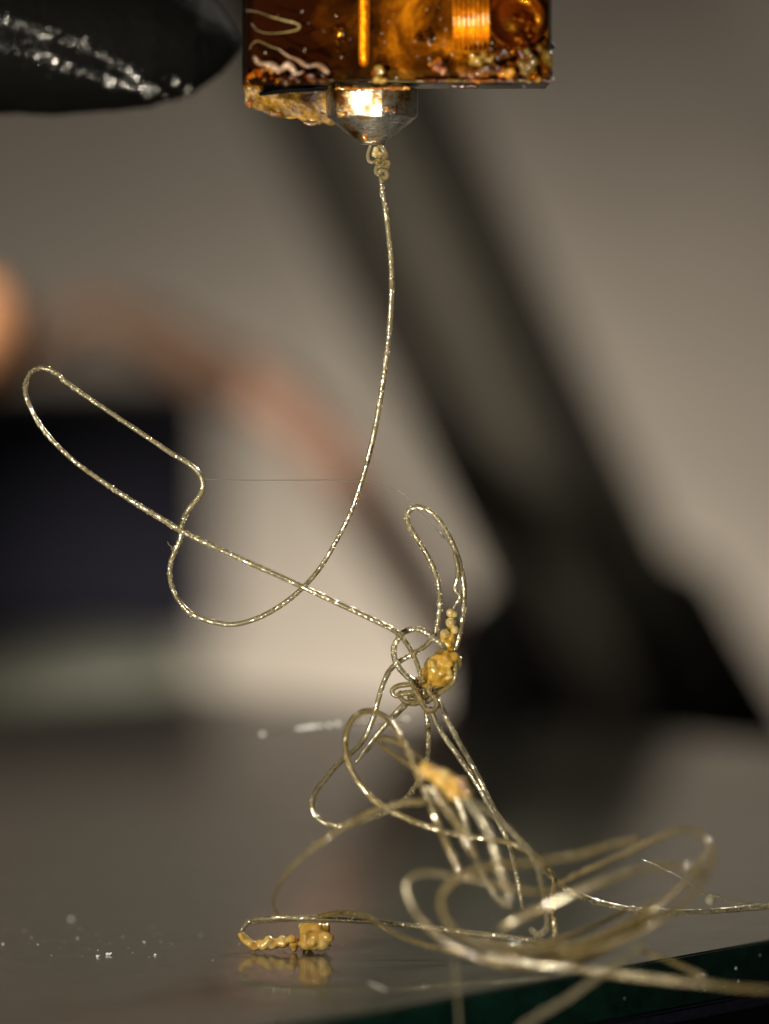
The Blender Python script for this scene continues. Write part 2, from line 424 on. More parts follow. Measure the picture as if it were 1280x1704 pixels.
# ribbed screw and its round head
axs = Vector((1, 0.0, 0.0)); c0 = Vector((x_of(752, DF), DF + 0.10, z_of(36, DF)))
prof = []
for k in range(8):
    t = k * 0.030
    prof += [(t, 0.172 + 0.006 * (k % 3)), (t + 0.010, 0.212), (t + 0.020, 0.212), (t + 0.0299, 0.172)]
V, F = lathe(c0, axs, prof, 40); obj('clamp_screw', V, F, M_rod, hot)
m, nt, b, out = mat('scorched_brown'); nb = tex(nt, 5, 5)
rb = ramp(nt, nb.outputs[0], [(0.35, (0.010, 0.004, 0.002)), (0.6, (0.09, 0.03, 0.008)), (0.8, (0.22, 0.09, 0.02))]); nt.links.new(rb.outputs[0], b.inputs['Base Color'])
setp(b, rough=0.3, coat=0.5); bump(nt, nb.outputs[0], b, 0.6, 0.03); M_scorch = m
ch = Vector((x_of(858, DF), DF + 0.03, z_of(34, DF)))
V, F = lathe(ch, (0.05, -1, -0.03), [(-0.02, 0.20), (0.05, 0.20), (0.085, 0.185), (0.09, 0.165), (0.06, 0.15), (0.055, 0.09), (0.07, 0.05), (0.072, 0.01)], 40)
obj('screw_head', V, F, M_scorch, hot)
# drips of burnt plastic along the lower rim
def rnd_balls(n, cxp, cyp, wx, wy, d, r0, r1, dd=0.05):
    L = []
    for _ in range(n):
        a = random.uniform(0, 2 * math.pi); q = math.sqrt(random.random())
        L.append((P(cxp + wx * q * math.cos(a), cyp + wy * q * math.sin(a), d + random.uniform(-dd, dd)), U(random.uniform(r0, r1), d)))
    return L
M_ooze = amber_mat('burnt_amber_ooze', (0.30, 0.10, 0.01), (0.70, 0.34, 0.03), 0.2, 0.2)
M_olive = amber_mat('olive_amber_ooze', (0.16, 0.09, 0.008), (0.44, 0.25, 0.03), 0.2, 0.2)
M_cream = amber_mat('cream_ooze', (0.30, 0.18, 0.10), (0.52, 0.36, 0.23), 0.25, 0.2)
blob('drip', rnd_balls(22, 785, 121, 32, 6, DP - 0.10, 4, 8), M_ooze, hot, 0.010)
blob('drip', rnd_balls(16, 846, 122, 13, 8, DP - 0.10, 4, 8), M_ooze, hot, 0.010)
blob('drip', rnd_balls(22, 792, 98, 34, 9, DP - 0.09, 3, 7), M_olive, hot, 0.010)
blob('drip', rnd_balls(26, 632, 124, 12, 16, DP - 0.09, 3, 7), M_olive, hot, 0.010)
blob('drip', rnd_balls(44, 892, 104, 25, 28, DP - 0.07, 4, 9), M_olive, hot, 0.010)
blob('drip', rnd_balls(24, 842, 88, 40, 9, DP - 0.08, 3, 7), M_scorch, hot, 0.010)
blob('drip', rnd_balls(12, 808, 118, 8, 6, DP - 0.12, 2, 4), M_cream, hot, 0.008)
blob('drip', rnd_balls(10, 823, 112, 10, 8, DP - 0.12, 3, 5), M_scorch, hot, 0.008)
blob('drip', rnd_balls(20, 728, 112, 13, 16, DP - 0.11, 2, 5), M_ooze, hot, 0.008)
blob('drip', rnd_balls(30, 500, 130, 60, 8, DP - 0.08, 3, 7), M_scorch, hot, 0.010)
blob('drip', rnd_balls(18, 440, 122, 26, 12, DP - 0.09, 3, 6), M_ooze, hot, 0.010)
blob('drip', [(P(905, 128, DP), U(9)), (P(912, 122, DP), U(9)), (P(913, 110, DP), U(7)), (P(898, 131, DP), U(6))], M_scorch, hot, 0.010)
blob('drip', [(P(920, 78, DP + .1), U(4.5)), (P(914, 74, DP + .1), U(7)), (P(912, 66, DP + .1), U(6)), (P(915, 60, DP + .1), U(4))], M_scorch, hot, 0.010)
blob('drip', [(P(873, 140 + k, DP + .1), U(2.6 - .25 * k)) for k in range(8)], M_scorch, hot, 0.006)
blob('drip', [(P(x, 143 + 2 * math.sin(x), DP + .25), U(random.uniform(2, 4.5))) for x in range(752, 800, 4)], M_scorch, hot, 0.008)
blob('drip', [(P(x, 147 + 1.5 * math.sin(x * 1.7), 29.68), U(random.uniform(2.5, 5))) for x in range(560, 682, 5)], M_ooze, hot, 0.009)
# cream smears on the left of the face
blob('drip', rnd_balls(14, 800, 60, 10, 26, DP + 0.02, 3, 6), M_scorch, hot, 0.010)
blob('drip', rnd_balls(12, 706, 62, 16, 10, DP - 0.02, 3, 6), M_scorch, hot, 0.010)
blob('drip', rnd_balls(16, 566, 70, 10, 34, DP + 0.0, 3, 7), M_scorch, hot, 0.010)
for x0, x1, mm in ((705, 742, M_scorch), (738, 780, M_olive), (776, 822, M_ooze), (816, 860, M_scorch), (852, 890, M_olive), (884, 918, M_scorch)):
    blob('drip', [(P(x, 134 + 3 * noise.noise(Vector((x * 0.15, 3, 0))), DP - 0.03), U(3.2 + 2.6 * noise.noise(Vector((x * 0.2, 8, 0))))) for x in range(x0, x1, 3)], mm, hot, 0.008)
blob('drip', rnd_balls(26, 868, 42, 30, 34, DP - 0.05, 3, 7, 0.02), M_scorch, hot, 0.012)
strand('smear', [(422, 92), (432, 105), (450, 108), (466, 116), (480, 108), (494, 122), (506, 118)], lambda u: 2.0 + 4.5 * math.sin(3.1 * u) + 1.2 * math.sin(19 * u), M_cream, hot, 10, 0.05, 0.2, 0, (1, 1), 0.012, DP - 0.165)
strand('smear', [(462, 80), (478, 92), (496, 100), (512, 110), (530, 108), (548, 122)], lambda u: 1.2 + 3.6 * u + 1.3 * math.sin(17 * u) * u, M_cream, hot, 10, 0.05, 0.2, 0, (1, 1), 0.012, DP - 0.165)
strand('stray_hair', [(409, 17), (430, 20), (452, 28), (475, 34), (492, 38), (499, 44), (492, 50), (470, 54), (445, 55), (428, 50), (418, 38)], lambda u: 0.35 + 1.3 * max(0, math.sin(math.pi * min(1, u * 1.05))) ** 4, M_curl, hot, 8, 0.05, 0.3, 0, (1, 1), 0.008, DP - 0.13)
strand('stray_hair', [(416, 82), (419, 74), (428, 68), (440, 72), (452, 78), (466, 82)], 0.55, M_curl, hot, 8, 0.05, 0.3, 0, (1, 1), 0.008, DP - 0.13)
# amber tape: a thin wavy skin round front and sides
m, nt, b, out = mat('amber_tape')
tr = nt.nodes.new('ShaderNodeBsdfTransparent'); tr.inputs[0].default_value = (0.95, 0.60, 0.13, 1)
gl = nt.nodes.new('ShaderNodeBsdfGlossy'); gl.inputs['Roughness'].default_value = 0.12
fr = nt.nodes.new('ShaderNodeFresnel'); fr.inputs[0].default_value = 1.5
mxs = nt.nodes.new('ShaderNodeMixShader')
nt.links.new(fr.outputs[0], mxs.inputs[0]); nt.links.new(tr.outputs[0], mxs.inputs[1]); nt.links.new(gl.outputs[0], mxs.inputs[2])
nt.links.new(mxs.outputs[0], out.inputs['Surface'])
nn = tex(nt, 5, 4); bb = nt.nodes.new('ShaderNodeBump'); bb.inputs['Strength'].default_value = 0.15; bb.inputs['Distance'].default_value = 0.03
nt.links.new(nn.outputs[0], bb.inputs['Height']); nt.links.new(bb.outputs[0], gl.inputs['Normal']); nt.links.new(bb.outputs[0], fr.inputs['Normal'])
M_tape = m
prof = [(xl - 0.012, DF + 0.8), (xl - 0.016, DF + 0.5), (xl - 0.016, DF + 0.1), (xl - 0.016, DF - 0.09), (xl - 0.006, DF - 0.108)] + \
       [(xl + (xr - xl) * k / 24, DF - 0.115) for k in range(1, 24)] + [(xr - 0.01, DF - 0.10), (xr + 0.016, DF - 0.02), (xr + 0.016, DF + 0.2), (xr + 0.014, DF + 0.8)]
V = []; F = []; NZ = 22
for i, (x, y) in enumerate(prof):
    u = (x - xl) / (xr - xl)
    bot = z_of(136, DF) + 0.012 * noise.noise(Vector((x * 6, 1, 0))) - (0.05 if u < 0.18 else 0)
    for k in range(NZ):
        z = bot + (zb + 1.6 - bot) * (k / (NZ - 1)) ** 1.3
        w = 0.018 * noise.noise(Vector((x * 2.5, z * 2.5, 4)))
        V.append(Vector((x, y + w, z)))
for i in range(len(prof) - 1):
    for k in range(NZ - 1): F.append((i * NZ + k, (i + 1) * NZ + k, (i + 1) * NZ + k + 1, i * NZ + k + 1))
n0 = len(V)
o = obj('tape_skin', V, F, M_tape, hot); o.data.set_sharp_from_angle(angle=math.radians(28))
# small bright bubbles added on the tape for its blurred highlights
bm = bmesh.new()
for _ in range(44):
    q = random.random()
    px = random.choice([random.gauss(520, 45), random.gauss(730, 14), random.uniform(415, 905), random.uniform(560, 700)])
    py = random.uniform(5, 128) if random.random() < .5 else random.gauss(100, 18)
    if not (412 < px < 908 and py < 130): continue
    bmesh.ops.create_icosphere(bm, subdivisions=2, radius=U(random.uniform(0.5, 1.5)), matrix=Matrix.Translation(P(px, py, DP - 0.13)))
m, nt, b, out = mat('tape_glint'); setp(b, col=(0.95, 0.80, 0.55), rough=0.25, metal=0.6)
o = from_bm('bubbles', bm, m, hot); o['kind'] = 'stuff'
# flap of scorched tape hanging down behind the nozzle on the left
def sheet(topy, boty, x0, x1, d, n=46, k=12, amp=0.03, thick=0.025):
    V = []; F = []
    for s, off in enumerate((0, thick)):
        for i in range(n):
            u = i / (n - 1); px = x0 + (x1 - x0) * u
            by = boty(u) + 4 * noise.noise(Vector((px * 0.09, 2, 0))) + 2.2 * noise.noise(Vector((px * 0.35, 7, 0)))
            for j in range(k):
                v = j / (k - 1); py = topy + (by - topy) * v
                w = amp * noise.noise(Vector((px * 0.03, py * 0.03, 5))) + 0.5 * amp * noise.noise(Vector((px * 0.1, py * 0.1, 9)))
                V.append(P(px, py, d + w + off * (1.0 + 0.8 * noise.noise(Vector((px * .07, py * .07, 1))))))
    nk = n * k
    for i in range(n - 1):
        for j in range(k - 1):
            a = i * k + j; F.append((a, a + 1, a + k + 1, a + k)); F.append((a + nk, a + nk + k, a + nk + k + 1, a + nk + 1))
    for i in range(n - 1):
        a = i * k + k - 1; F.append((a, a + nk, a + nk + k, a + k)); a = i * k; F.append((a, a + k, a + k + nk, a + nk))
    for j in range(k - 1):
        a = j; F.append((a, a + nk, a + nk + 1, a + 1)); a = (n - 1) * k + j; F.append((a, a + 1, a + 1 + nk, a + nk))
    return V, F
def flap_bot(u):
    pts = [(0, 174), (0.1, 182), (0.22, 190), (0.3, 196), (0.42, 196), (0.55, 200), (0.7, 206), (0.82, 208), (1, 203)]
    for (a, ya), (b_, yb) in zip(pts, pts[1:]):
        if a <= u <= b_: return ya + (yb - ya) * (u - a) / (b_ - a)
    return 200
V, F = sheet(125, flap_bot, 408, 585, 30.35)
m, nt, b, out = mat('scorched_tape'); n1 = tex(nt, 8, 6, 0.6)
r1 = ramp(nt, n1.outputs[0], [(0.34, (0.035, 0.010, 0.002)), (0.5, (0.13, 0.065, 0.006)), (0.62, (0.36, 0.18, 0.015)), (0.75, (0.12, 0.05, 0.006))])
nt.links.new(r1.outputs[0], b.inputs['Base Color']); setp(b, rough=0.3, trans=0.1, coat=0.4, coatr=0.08, spec=0.3)
n2 = tex(nt, 14, 5); bump(nt, n2.outputs[0], b, 0.8, 0.04); M_flap = m
obj('tape_flap', V, F, M_flap, hot)
blob('drip', [(P(448 + k * 3.0, 185 + k * 1.0 + random.uniform(-2, 2), 30.33), U(random.uniform(2.5, 5))) for k in range(8)], M_ooze, hot)
blob('drip', [(P(478 + k * 3.2, 196 + random.uniform(-2, 2), 30.33), U(random.uniform(2.5, 4))) for k in range(6)], M_honey, hot)
blob('drip', [(P(506 + k * 3.0, 203 + 4 * math.sin(k / 2.6), 30.33), U(3.4 + math.sin(k / 2.5))) for k in range(9)], M_cream, hot)
blob('drip', [(P(414 + random.uniform(-5, 6), 168 + k * 2.0, 30.3), U(random.uniform(3, 6))) for k in range(5)], M_ooze, hot)
from_bm('slit', slab([(430, 153), (470, 146), (545, 143), (545, 150), (480, 153), (430, 159)], 30.24, 30.34, 0.01), M_black, hot)

# nozzle > hex, cone
m, nt, b, out = mat('dirty_steel')
n1 = tex(nt, 6, 6, 0.65); 
r1 = ramp(nt, n1.outputs[0], [(0.33, (0.16, 0.06, 0.012)), (0.42, (0.55, 0.38, 0.18)), (0.48, (0.84, 0.79, 0.68)), (0.7, (0.93, 0.91, 0.86))])
nt.links.new(r1.outputs[0], b.inputs['Base Color'])
r2 = ramp(nt, n1.outputs[0], [(0.36, (0.42,) * 3), (0.6, (0.24,) * 3)]); nt.links.new(r2.outputs[0], b.inputs['Roughness'])
setp(b, metal=1.0)
nv = nt.nodes.new('ShaderNodeMapping'); cc = nt.nodes.new('ShaderNodeTexCoord'); nt.links.new(cc.outputs['Object'], nv.inputs[0]); nv.inputs['Scale'].default_value = (5, 5, 60)
n2 = tex(nt, 2.2, 4, vec=nv.outputs[0]); bump(nt, n2.outputs[0], b, 0.45, 0.02)
M_steel = m
nc = P(619, 240, 30.0); tipz = nc.z
nz = obj('nozzle', [], [], M_steel, hot, True, Vector((nc.x, nc.y, tipz))) if False else None
hexr = U(81)
hz0, hz1 = P(619, 193, 30).z, P(619, 148, 30).z
bm = bmesh.new()
ring = []
rot0 = math.radians(-138)
for z, r in ((hz0 - 0.015, hexr * 0.955), (hz0 + 0.012, hexr), (hz1 - 0.012, hexr), (hz1, hexr * 0.97)):
    rr = []
    for k in range(6):
        a0 = rot0 + k * math.pi / 3; a1 = a0 + math.pi / 3
        for t in (0.015, 0.25, 0.5, 0.75, 0.985):
            q = Vector((math.cos(a0), math.sin(a0))) * (1 - t) + Vector((math.cos(a1), math.sin(a1))) * t
            q = q * 0.35 + q.normalized() * 0.97 * 0.65
            rr.append(bm.verts.new((nc.x + q.x * r, nc.y + q.y * r, z)))
    ring.append(rr)
n = len(ring[0])
for a, b_ in zip(ring, ring[1:]):
    for i in range(n): bm.faces.new((a[i], a[(i + 1) % n], b_[(i + 1) % n], b_[i]))
bm.faces.new(ring[0][::-1]); bm.faces.new(ring[-1])
nozzle = from_bm('nozzle', bm, M_steel, hot, True); nozzle.data.set_sharp_from_angle(angle=math.radians(40))
prof = [(0.0, U(14)), (0.0, U(20)), (0.004, U(22)), (0.02, U(23))]
for k in range(1, 13):
    u = k / 12; prof.append((0.02 + (hz0 - tipz - 0.02) * u, U(23) + (U(76) - U(23)) * u ** 0.93 + 0.004 * (k % 2)))
prof.append((hz0 - tipz + 0.02, U(74)))
V, F = lathe(Vector((nc.x, nc.y, tipz)), (0, 0, 1), prof, 56)
obj('cone', V, F, M_steel, nozzle)
V, F = lathe(Vector((nc.x, nc.y, hz1 - 0.005)), (0, 0, 1), [(0, U(62)), (0.03, U(62)), (0.2, U(58)), (0.3, U(58))], 40)
obj('collar', V, F, M_steel, nozzle)
blob('burnt_spot', rnd_balls(7, 656, 182, 5, 5, 29.72, 2.5, 4.5, 0.005), M_scorch, nozzle, 0.008)['kind'] = 'stuff'
blob('burnt_spot', rnd_balls(9, 570, 190, 8, 4, 29.74, 2, 4.0, 0.005), M_ooze, nozzle, 0.008)['kind'] = 'stuff'
blob('burnt_spot', rnd_balls(14, 640, 181, 24, 5, 29.71, 1.5, 3.4, 0.005), M_ooze, nozzle, 0.008)['kind'] = 'stuff'
blob('burnt_spot', rnd_balls(10, 608, 228, 8, 6, 29.87, 1.5, 3.0, 0.005), M_ooze, nozzle, 0.007)['kind'] = 'stuff'
blob('burnt_spot', rnd_balls(12, 600, 205, 22, 6, 29.80, 1.2, 2.6, 0.01), M_scorch, nozzle, 0.007)['kind'] = 'stuff'

# ------------------------------------------------------------------ black crumpled nozzle shroud at the upper left
DS = 31.8
a0 = P(-320, 16, DS); a1 = P(404, 74, DS); ax = a1 - a0; ln = ax.length
prof = []
for x, r in ((-320, 172), (-100, 158), (0, 150), (100, 141), (200, 128), (260, 116), (300, 103), (330, 87), (350, 71), (370, 51), (385, 33), (396, 16), (403, 2)):
    prof.append(((x + 320) / 724 * ln, U(r, DS)))
fine = []
for (t0, r0), (t1, r1) in zip(prof, prof[1:]):
    for k in range(5): fine.append((t0 + (t1 - t0) * k / 5, r0 + (r1 - r0) * k / 5))
fine.append(prof[-1])
V, F = lathe(a0, ax, fine, 80)
axn = ax.normalized()
V = [v + (v - (a0 + axn * (v - a0).dot(axn))).normalized() * (0.018 * noise.noise(v * 5) + 0.008 * noise.noise(v * 14)) for v in V]
m, nt, b, out = mat('black_crumpled_rubber'); n1 = tex(nt, 16, 5); setp(b, col=(0.004, 0.004, 0.0035), rough=0.55, ior=1.45, spec=0.02); bump(nt, n1.outputs[0], b, 0.5, 0.03)
shroud = empty('fan_shroud', a0, 'black blunt cone shaped shroud with a glittering crumpled band', 'shroud')
obj('shroud_body', V, F, m, shroud)
# flakes added along the crease, tilted to the key lamp to make its glints
axis_pt = lambda px: a0 + ax * ((px + 320) / 724)
def on_cone(px, py):
    """front point of the shroud seen at that pixel"""
    c = axis_pt(px); r = None
    for (x0, r0), (x1, r1) in zip([(-320, 172), (0, 150), (200, 128), (300, 103), (350, 71), (385, 33)], [(0, 150), (200, 128), (300, 103), (350, 71), (385, 33), (403, 2)]):
        if x0 <= px <= x1: r = U(r0 + (r1 - r0) * (px - x0) / (x1 - x0), DS)
    p = P(px, py, DS); h = (p - c).z
    y = math.sqrt(max(0.0, r * r - h * h))
    return Vector((p.x, c.y - y - 0.012, p.z)), Vector((0, -y, h)).normalized()
m, nt, b, out = mat('glint_flake'); setp(b, col=(0.92, 0.90, 0.82), rough=0.24, metal=1.0)
bm = bmesh.new()
bands = [([(-20, 38), (30, 45), (75, 60), (130, 78), (165, 90), (200, 112), (240, 135), (262, 150)], 190, 6.5),
         ([(-20, 80), (20, 86), (70, 98), (120, 116), (170, 135), (215, 146), (250, 152)], 150, 6.0),
         ([(0, 86), (8, 86)], 14, 9), ([(146, 84), (156, 86)], 14, 5), ([(70, 72), (95, 75)], 22, 9), ([(182, 138), (190, 142)], 14, 5), ([(250, 145), (262, 152)], 22, 7),
         ([(265, 150), (330, 150)], 16, 9), ([(0, 60), (120, 110)], 30, 20)]
for line, cnt, sp in bands:
    for _ in range(int(cnt * 1.5)):
        u = random.random() * (len(line) - 1); i = min(int(u), len(line) - 2); f = u - i
        px = line[i][0] + (line[i + 1][0] - line[i][0]) * f + random.gauss(0, sp * 0.5); py = line[i][1] + (line[i + 1][1] - line[i][1]) * f + random.gauss(0, sp)
        p, nr = on_cone(px, py)
        hv = ((KEY - p).normalized() + (CAM - p).normalized()).normalized()
        nr = (hv * 1.0 + Vector((random.gauss(0, .2), random.gauss(0, .2), random.gauss(0, .2)))).normalized()
        q = nr.to_track_quat('Z', 'Y').to_matrix().to_4x4()
        r = U(random.uniform(0.35, 0.85), DS)
        bmesh.ops.create_cone(bm, cap_ends=True, segments=6, radius1=r, radius2=r * 0.8, depth=r * 0.5, matrix=Matrix.Translation(p) @ q)
o = from_bm('glint_flakes', bm, m, shroud, False); o['kind'] = 'stuff'

# ------------------------------------------------------------------ the hanging strand
hang = empty('hanging_filament', P(628, 240, 30), 'long clear plastic thread hanging from the nozzle and looping far to the left', 'plastic thread')
main = [(634, 293, 30), (637, 320), (642, 350), (647, 390), (651, 430), (652, 470), (650, 520), (645, 580), (637, 640), (627, 700), (615, 755), (601, 805), (583, 855), (560, 900), (535, 942), (505, 977), (470, 1006), (430, 1028), (390, 1039), (355, 1035),
        (320, 1022), (298, 1000), (286, 975, 30.0), (283, 945), (290, 920), (300, 898), (302, 880), (306, 862), (318, 843), (333, 824), (338, 805), (330, 786), (312, 770), (288, 756), (264, 740), (225, 714), (180, 684), (140, 657), (112, 637), (90, 619), (68, 612, 30.05),
        (50, 622), (42, 645), (48, 672), (66, 706), (92, 738), (128, 771), (170, 801), (220, 834), (270, 864), (305, 885, 29.75), (350, 907), (400, 930), (450, 952), (505, 977, 29.7), (560, 1003), (610, 1026), (652, 1047), (666, 1058), (678, 1072), (687, 1088), (694, 1103), (699, 1120), (703, 1138, 29.95)]
strand('thread', main, lambda u: 4.3 + 0.35 * math.sin(u * 17) + 0.25 * math.sin(u * 41 + 1), M_thread, hang, 10, 0.085, 0.06, 0.05)
# curl at the nozzle tip
strand('curl', [(619, 238, 30), (614, 250), (612, 262), (617, 270), (625, 268), (630, 258), (629, 246), (633, 240)], 3.0, M_loop, hang, 10, 0.03, 0.08)
strand('curl', [(634, 240, 29.97), (638, 250), (642, 258), (638, 266), (630, 266), (627, 272, 29.94), (636, 274), (645, 268, 29.95), (647, 274), (640, 279), (630, 276), (626, 282, 29.95), (628, 290), (634, 284, 29.92), (641, 284), (645, 291), (642, 296), (637, 292), (634, 288, 30), (634, 300)], 4.3, M_loop, hang, 10, 0.03, 0.1)
blob('drop', [(P(626, 248, 30), U(6)), (P(624, 256, 30), U(6.5)), (P(634, 258, 30), U(6)), (P(630, 268, 30), U(5))], M_curl, hang, 0.008)

M_wisp = plain('dull_wisp', (0.085, 0.068, 0.045), 0.4, nscale=20)
# fine wisp between loop and knot
o = strand('filament_wisp', [(339, 797, 30), (400, 799), (480, 799), (560, 799), (600, 801), (632, 806), (655, 814), (672, 824), (687, 840), (703, 854), (718, 870), (733, 888), (748, 905), (758, 925), (764, 945)],
           lambda u: 0.75 if u < 0.72 else 0.85 + 6 * max(0, noise.noise(Vector((u * 40, 0, 3)))) * 0.6, M_wisp, None, 6, 0.02, 0.2, 0, (1, 1), 0.012, loc=P(339, 797, 30))
tag(o, 'hair thin horizontal wisp of plastic joining the left loop to the knot', 'plastic thread')
o = strand('stray_fibre', [(279, 901, 30), (281, 907), (286, 909), (285, 914), (290, 917)], 0.6, M_thread, None, 6, 0.02, 0, 0, (1, 1), 0.008, loc=P(279, 901, 30))
tag(o, 'tiny kinked white fibre beside the left loop against the dark panel', 'fibre')
# ------------------------------------------------------------------ the knot
knot = empty('filament_knot', P(700, 1175, 30), 'knot of clear loops with a lumpy amber clump in mid air', 'plastic knot')
strand('loop', [(709, 1180, 30), (713, 1213), (713, 1241), (710, 1266, 29.9), (700, 1292), (684, 1319), (664, 1339), (638, 1354), (603, 1367), (572, 1374, 29.5), (546, 1371), (527, 1360), (519, 1340, 29.6), (526, 1317), (543, 1295), (560, 1274), (580, 1257), (600, 1238, 30), (615, 1212), (625, 1183), (631, 1160), (638, 1138), (648, 1117), (662, 1103), (684, 1090), (708, 1075), (722, 1058), (729, 1035), (732, 1005),
                   (730, 975), (722, 947), (708, 918), (690, 890), (679, 870), (679, 853), (692, 844), (712, 849), (730, 865), (745, 888), (757, 913), (766, 940), (772, 972), (772, 1010), (767, 1045), (760, 1075), (752, 1090)],
       4.5, M_thread, knot, 9, 0.07, 0.10, 0.08)
strand('loop', [(756, 920, 29.97), (762, 945), (761, 965), (757, 980), (766, 992), (760, 1004), (754, 1018), (752, 1040)], 3.6, M_thread, knot, 9, 0.06, 0.25, 0.1)
strand('loop', [(742, 1076, 29.95), (732, 1071), (720, 1060), (705, 1050), (689, 1047), (674, 1051), (663, 1062), (656, 1077), (656, 1092), (661, 1106), (669, 1117), (678, 1126), (688, 1133), (694, 1140)], 5.0, M_strand, knot, 10, 0.07, 0.05, 0.1)
strand('loop', [(692, 1136, 29.93), (680, 1139), (665, 1141), (655, 1146), (653, 1153), (659, 1158), (672, 1154), (690, 1152), (702, 1148)], 4.6, M_loop, knot, 10, 0.04)
strand('loop', [(667, 1149, 29.95), (666, 1158), (673, 1167), (686, 1171), (697, 1169), (704, 1160), (707, 1151), (702, 1144)], 4.6, M_loop, knot, 10, 0.05)
strand('loop', [(671, 1150, 29.99), (682, 1155), (695, 1154), (705, 1158), (700, 1164), (688, 1163), (678, 1160)], 4.2, M_loop, knot, 10, 0.05)
strand('loop', [(682, 1130, 29.9), (689, 1144), (696, 1158), (703, 1172), (712, 1182), (722, 1182), (728, 1174), (725, 1164), (718, 1156), (713, 1148), (716, 1138)], 4.4, M_loop, knot, 10, 0.05)
strand('loop', [(759, 1100, 29.96), (759, 1118), (756, 1132), (748, 1142), (736, 1151), (723, 1160), (708, 1170)], 4.2, M_loop, knot, 10, 0.05)
strand('loop', [(750, 1140, 30.02), (735, 1146), (718, 1153), (704, 1164)], 4.4, M_loop, knot, 10, 0.05)
strand('tail', [(680, 1165, 30), (664, 1180), (645, 1202), (628, 1222), (611, 1243), (597, 1262), (590, 1271)], 4.4, M_strand, knot, 9, 0.07, taper=(1, 0.7))
strand('tail', [(686, 1164, 30.03), (668, 1182), (650, 1201), (632, 1221), (614, 1246), (602, 1258), (592, 1266)], 3.8, M_strand, knot, 9, 0.07, taper=(1, 0.6))
balls = []
N_ = 84
for k in range(N_):
    v = 1 - 2 * (k + 0.5) / N_; a = k * 2.39996 + random.uniform(-.2, .2)
    w = math.sqrt(max(0, 1 - v * v))
    cxp = 734 - 4 * v + (5 if v < -0.6 else 0); rad = 23 * w * (1 - 0.15 * v) * (1 + 0.35 * noise.noise(Vector((a, v * 3, 0)))) + 2
    balls.append((P(cxp + math.cos(a) * rad * 0.95 + random.gauss(0, 1.5), 1113 + v * 27 + random.gauss(0, 1.5), 30 + math.sin(a) * U(rad * 0.8)), U(random.choice((3.5, 5, 6, 8, 9)))))
balls += [(P(734, 1113 + k, 30), U(16)) for k in (-12, -5, 0, 6, 12)]
balls += [(P(720, 1136, 29.98), U(9)), (P(711, 1143, 29.97), U(8)), (P(702, 1147, 29.97), U(6)), (P(746, 1090, 30), U(9))]
blob('clump', balls, M_amber, knot, 0.009, smooth_it=4)
balls = [(P(748 + random.gauss(0, 3.5), random.uniform(1047, 1082), 30 + random.gauss(0, .03)), U(random.uniform(4.5, 7.5))) for _ in range(26)] + [(P(737, 1058, 29.97), U(6)), (P(738, 1066, 29.96), U(6)), (P(748, 1052, 30), U(8)), (P(748, 1062, 30), U(11)), (P(749, 1072, 30), U(9)), (P(751, 1080, 30), U(8)), (P(752, 1087, 30), U(6))]
balls += [(P(720, 1136, 29.98), U(9)), (P(711, 1143, 29.97), U(8)), (P(702, 1147, 29.97), U(6)), (P(746, 1090, 30), U(9))]
blob('clump', balls, M_amber, knot, 0.009, smooth_it=4)
balls = [(P(690 + random.gauss(0, 12), 1135 + random.gauss(0, 5), 29.98), U(random.uniform(3.5, 5.5))) for _ in range(12)] + [(P(712 + random.gauss(0, 6), 1146 + random.gauss(0, 5), 29.97), U(random.uniform(4, 6))) for _ in range(10)]
blob('clump', balls, M_curl, knot, 0.009, smooth_it=1)
for (x, y, r) in ((750, 1020, 7.5), (750, 1036, 9), (757, 1048, 7), (740, 1054, 8), (756, 1022, 6)):
    V, F = lathe(P(x, y, 29.94) + Vector((0, 0, -U(r))), (0, 0, 1), [(U(r) * (1 - math.cos(math.pi * k / 12)), U(r) * math.sin(math.pi * k / 12)) for k in range(13)], 18)
    obj('bead', V, F, M_curl, knot)

# ------------------------------------------------------------------ strands running down to the plate
tang = empty('filament_tangle', G(860, 1560), 'tangle of pale strands fanning down from the knot to the glass', 'plastic tangle')
D1, D2, D3 = 29.3, 28.7, 28.2
strand('strand', [(766, 1452, 28.6), (745, 1408), (729, 1371), (713, 1331), (700, 1302), (691, 1280), (680, 1253, 29.0), (664, 1222), (645, 1198), (623, 1186), (603, 1186), (585, 1200), (576, 1225, 29.6), (576, 1253), (585, 1282), (603, 1310), (628, 1335), (664, 1356), (705, 1373, 29.4), (745, 1386), (786, 1393), (826, 1398), (859, 1407), (888, 1424, 29.4), (905, 1440)], 5.0, M_coil, tang, 9, 0.08)
strand('strand', [(707, 1270, 29.0), (690, 1256), (672, 1242), (652, 1232), (636, 1228), (630, 1231, 29.6), (640, 1243), (656, 1256), (674, 1269), (694, 1281, 29)], 4.2, M_coil, tang, 9, 0.08)
strand('strand', [(716, 1176, 30), (720, 1188), (729, 1209), (743, 1231), (757, 1250), (772, 1272), (787, 1294), (800, 1315), (812, 1336), (824, 1358), (835, 1378), (843, 1395), (851, 1420), (857, 1445), (863, 1472), (868, 1498), (872, 1515)], 4.6, M_strand, tang, 9, 0.085)
strand('strand', [(726, 1162, 30.4), (735, 1178), (746, 1202), (758, 1224), (771, 1248), (785, 1272), (799, 1298), (813, 1328), (828, 1356), (848, 1381), (876, 1409), (900, 1434), (912, 1452, 30)], 4.5, M_strand, tang, 9, 0.07)
strand('strand', [(768, 1320, 28.8), (784, 1330), (800, 1341), (826, 1360), (855, 1388), (878, 1412), (892, 1436), (900, 1460), (905, 1490), (910, 1520), (911, 1540), (904, 1553), (892, 1555), (882, 1545, 29.5)], 5.0, M_strand, tang, 9, 0.085)
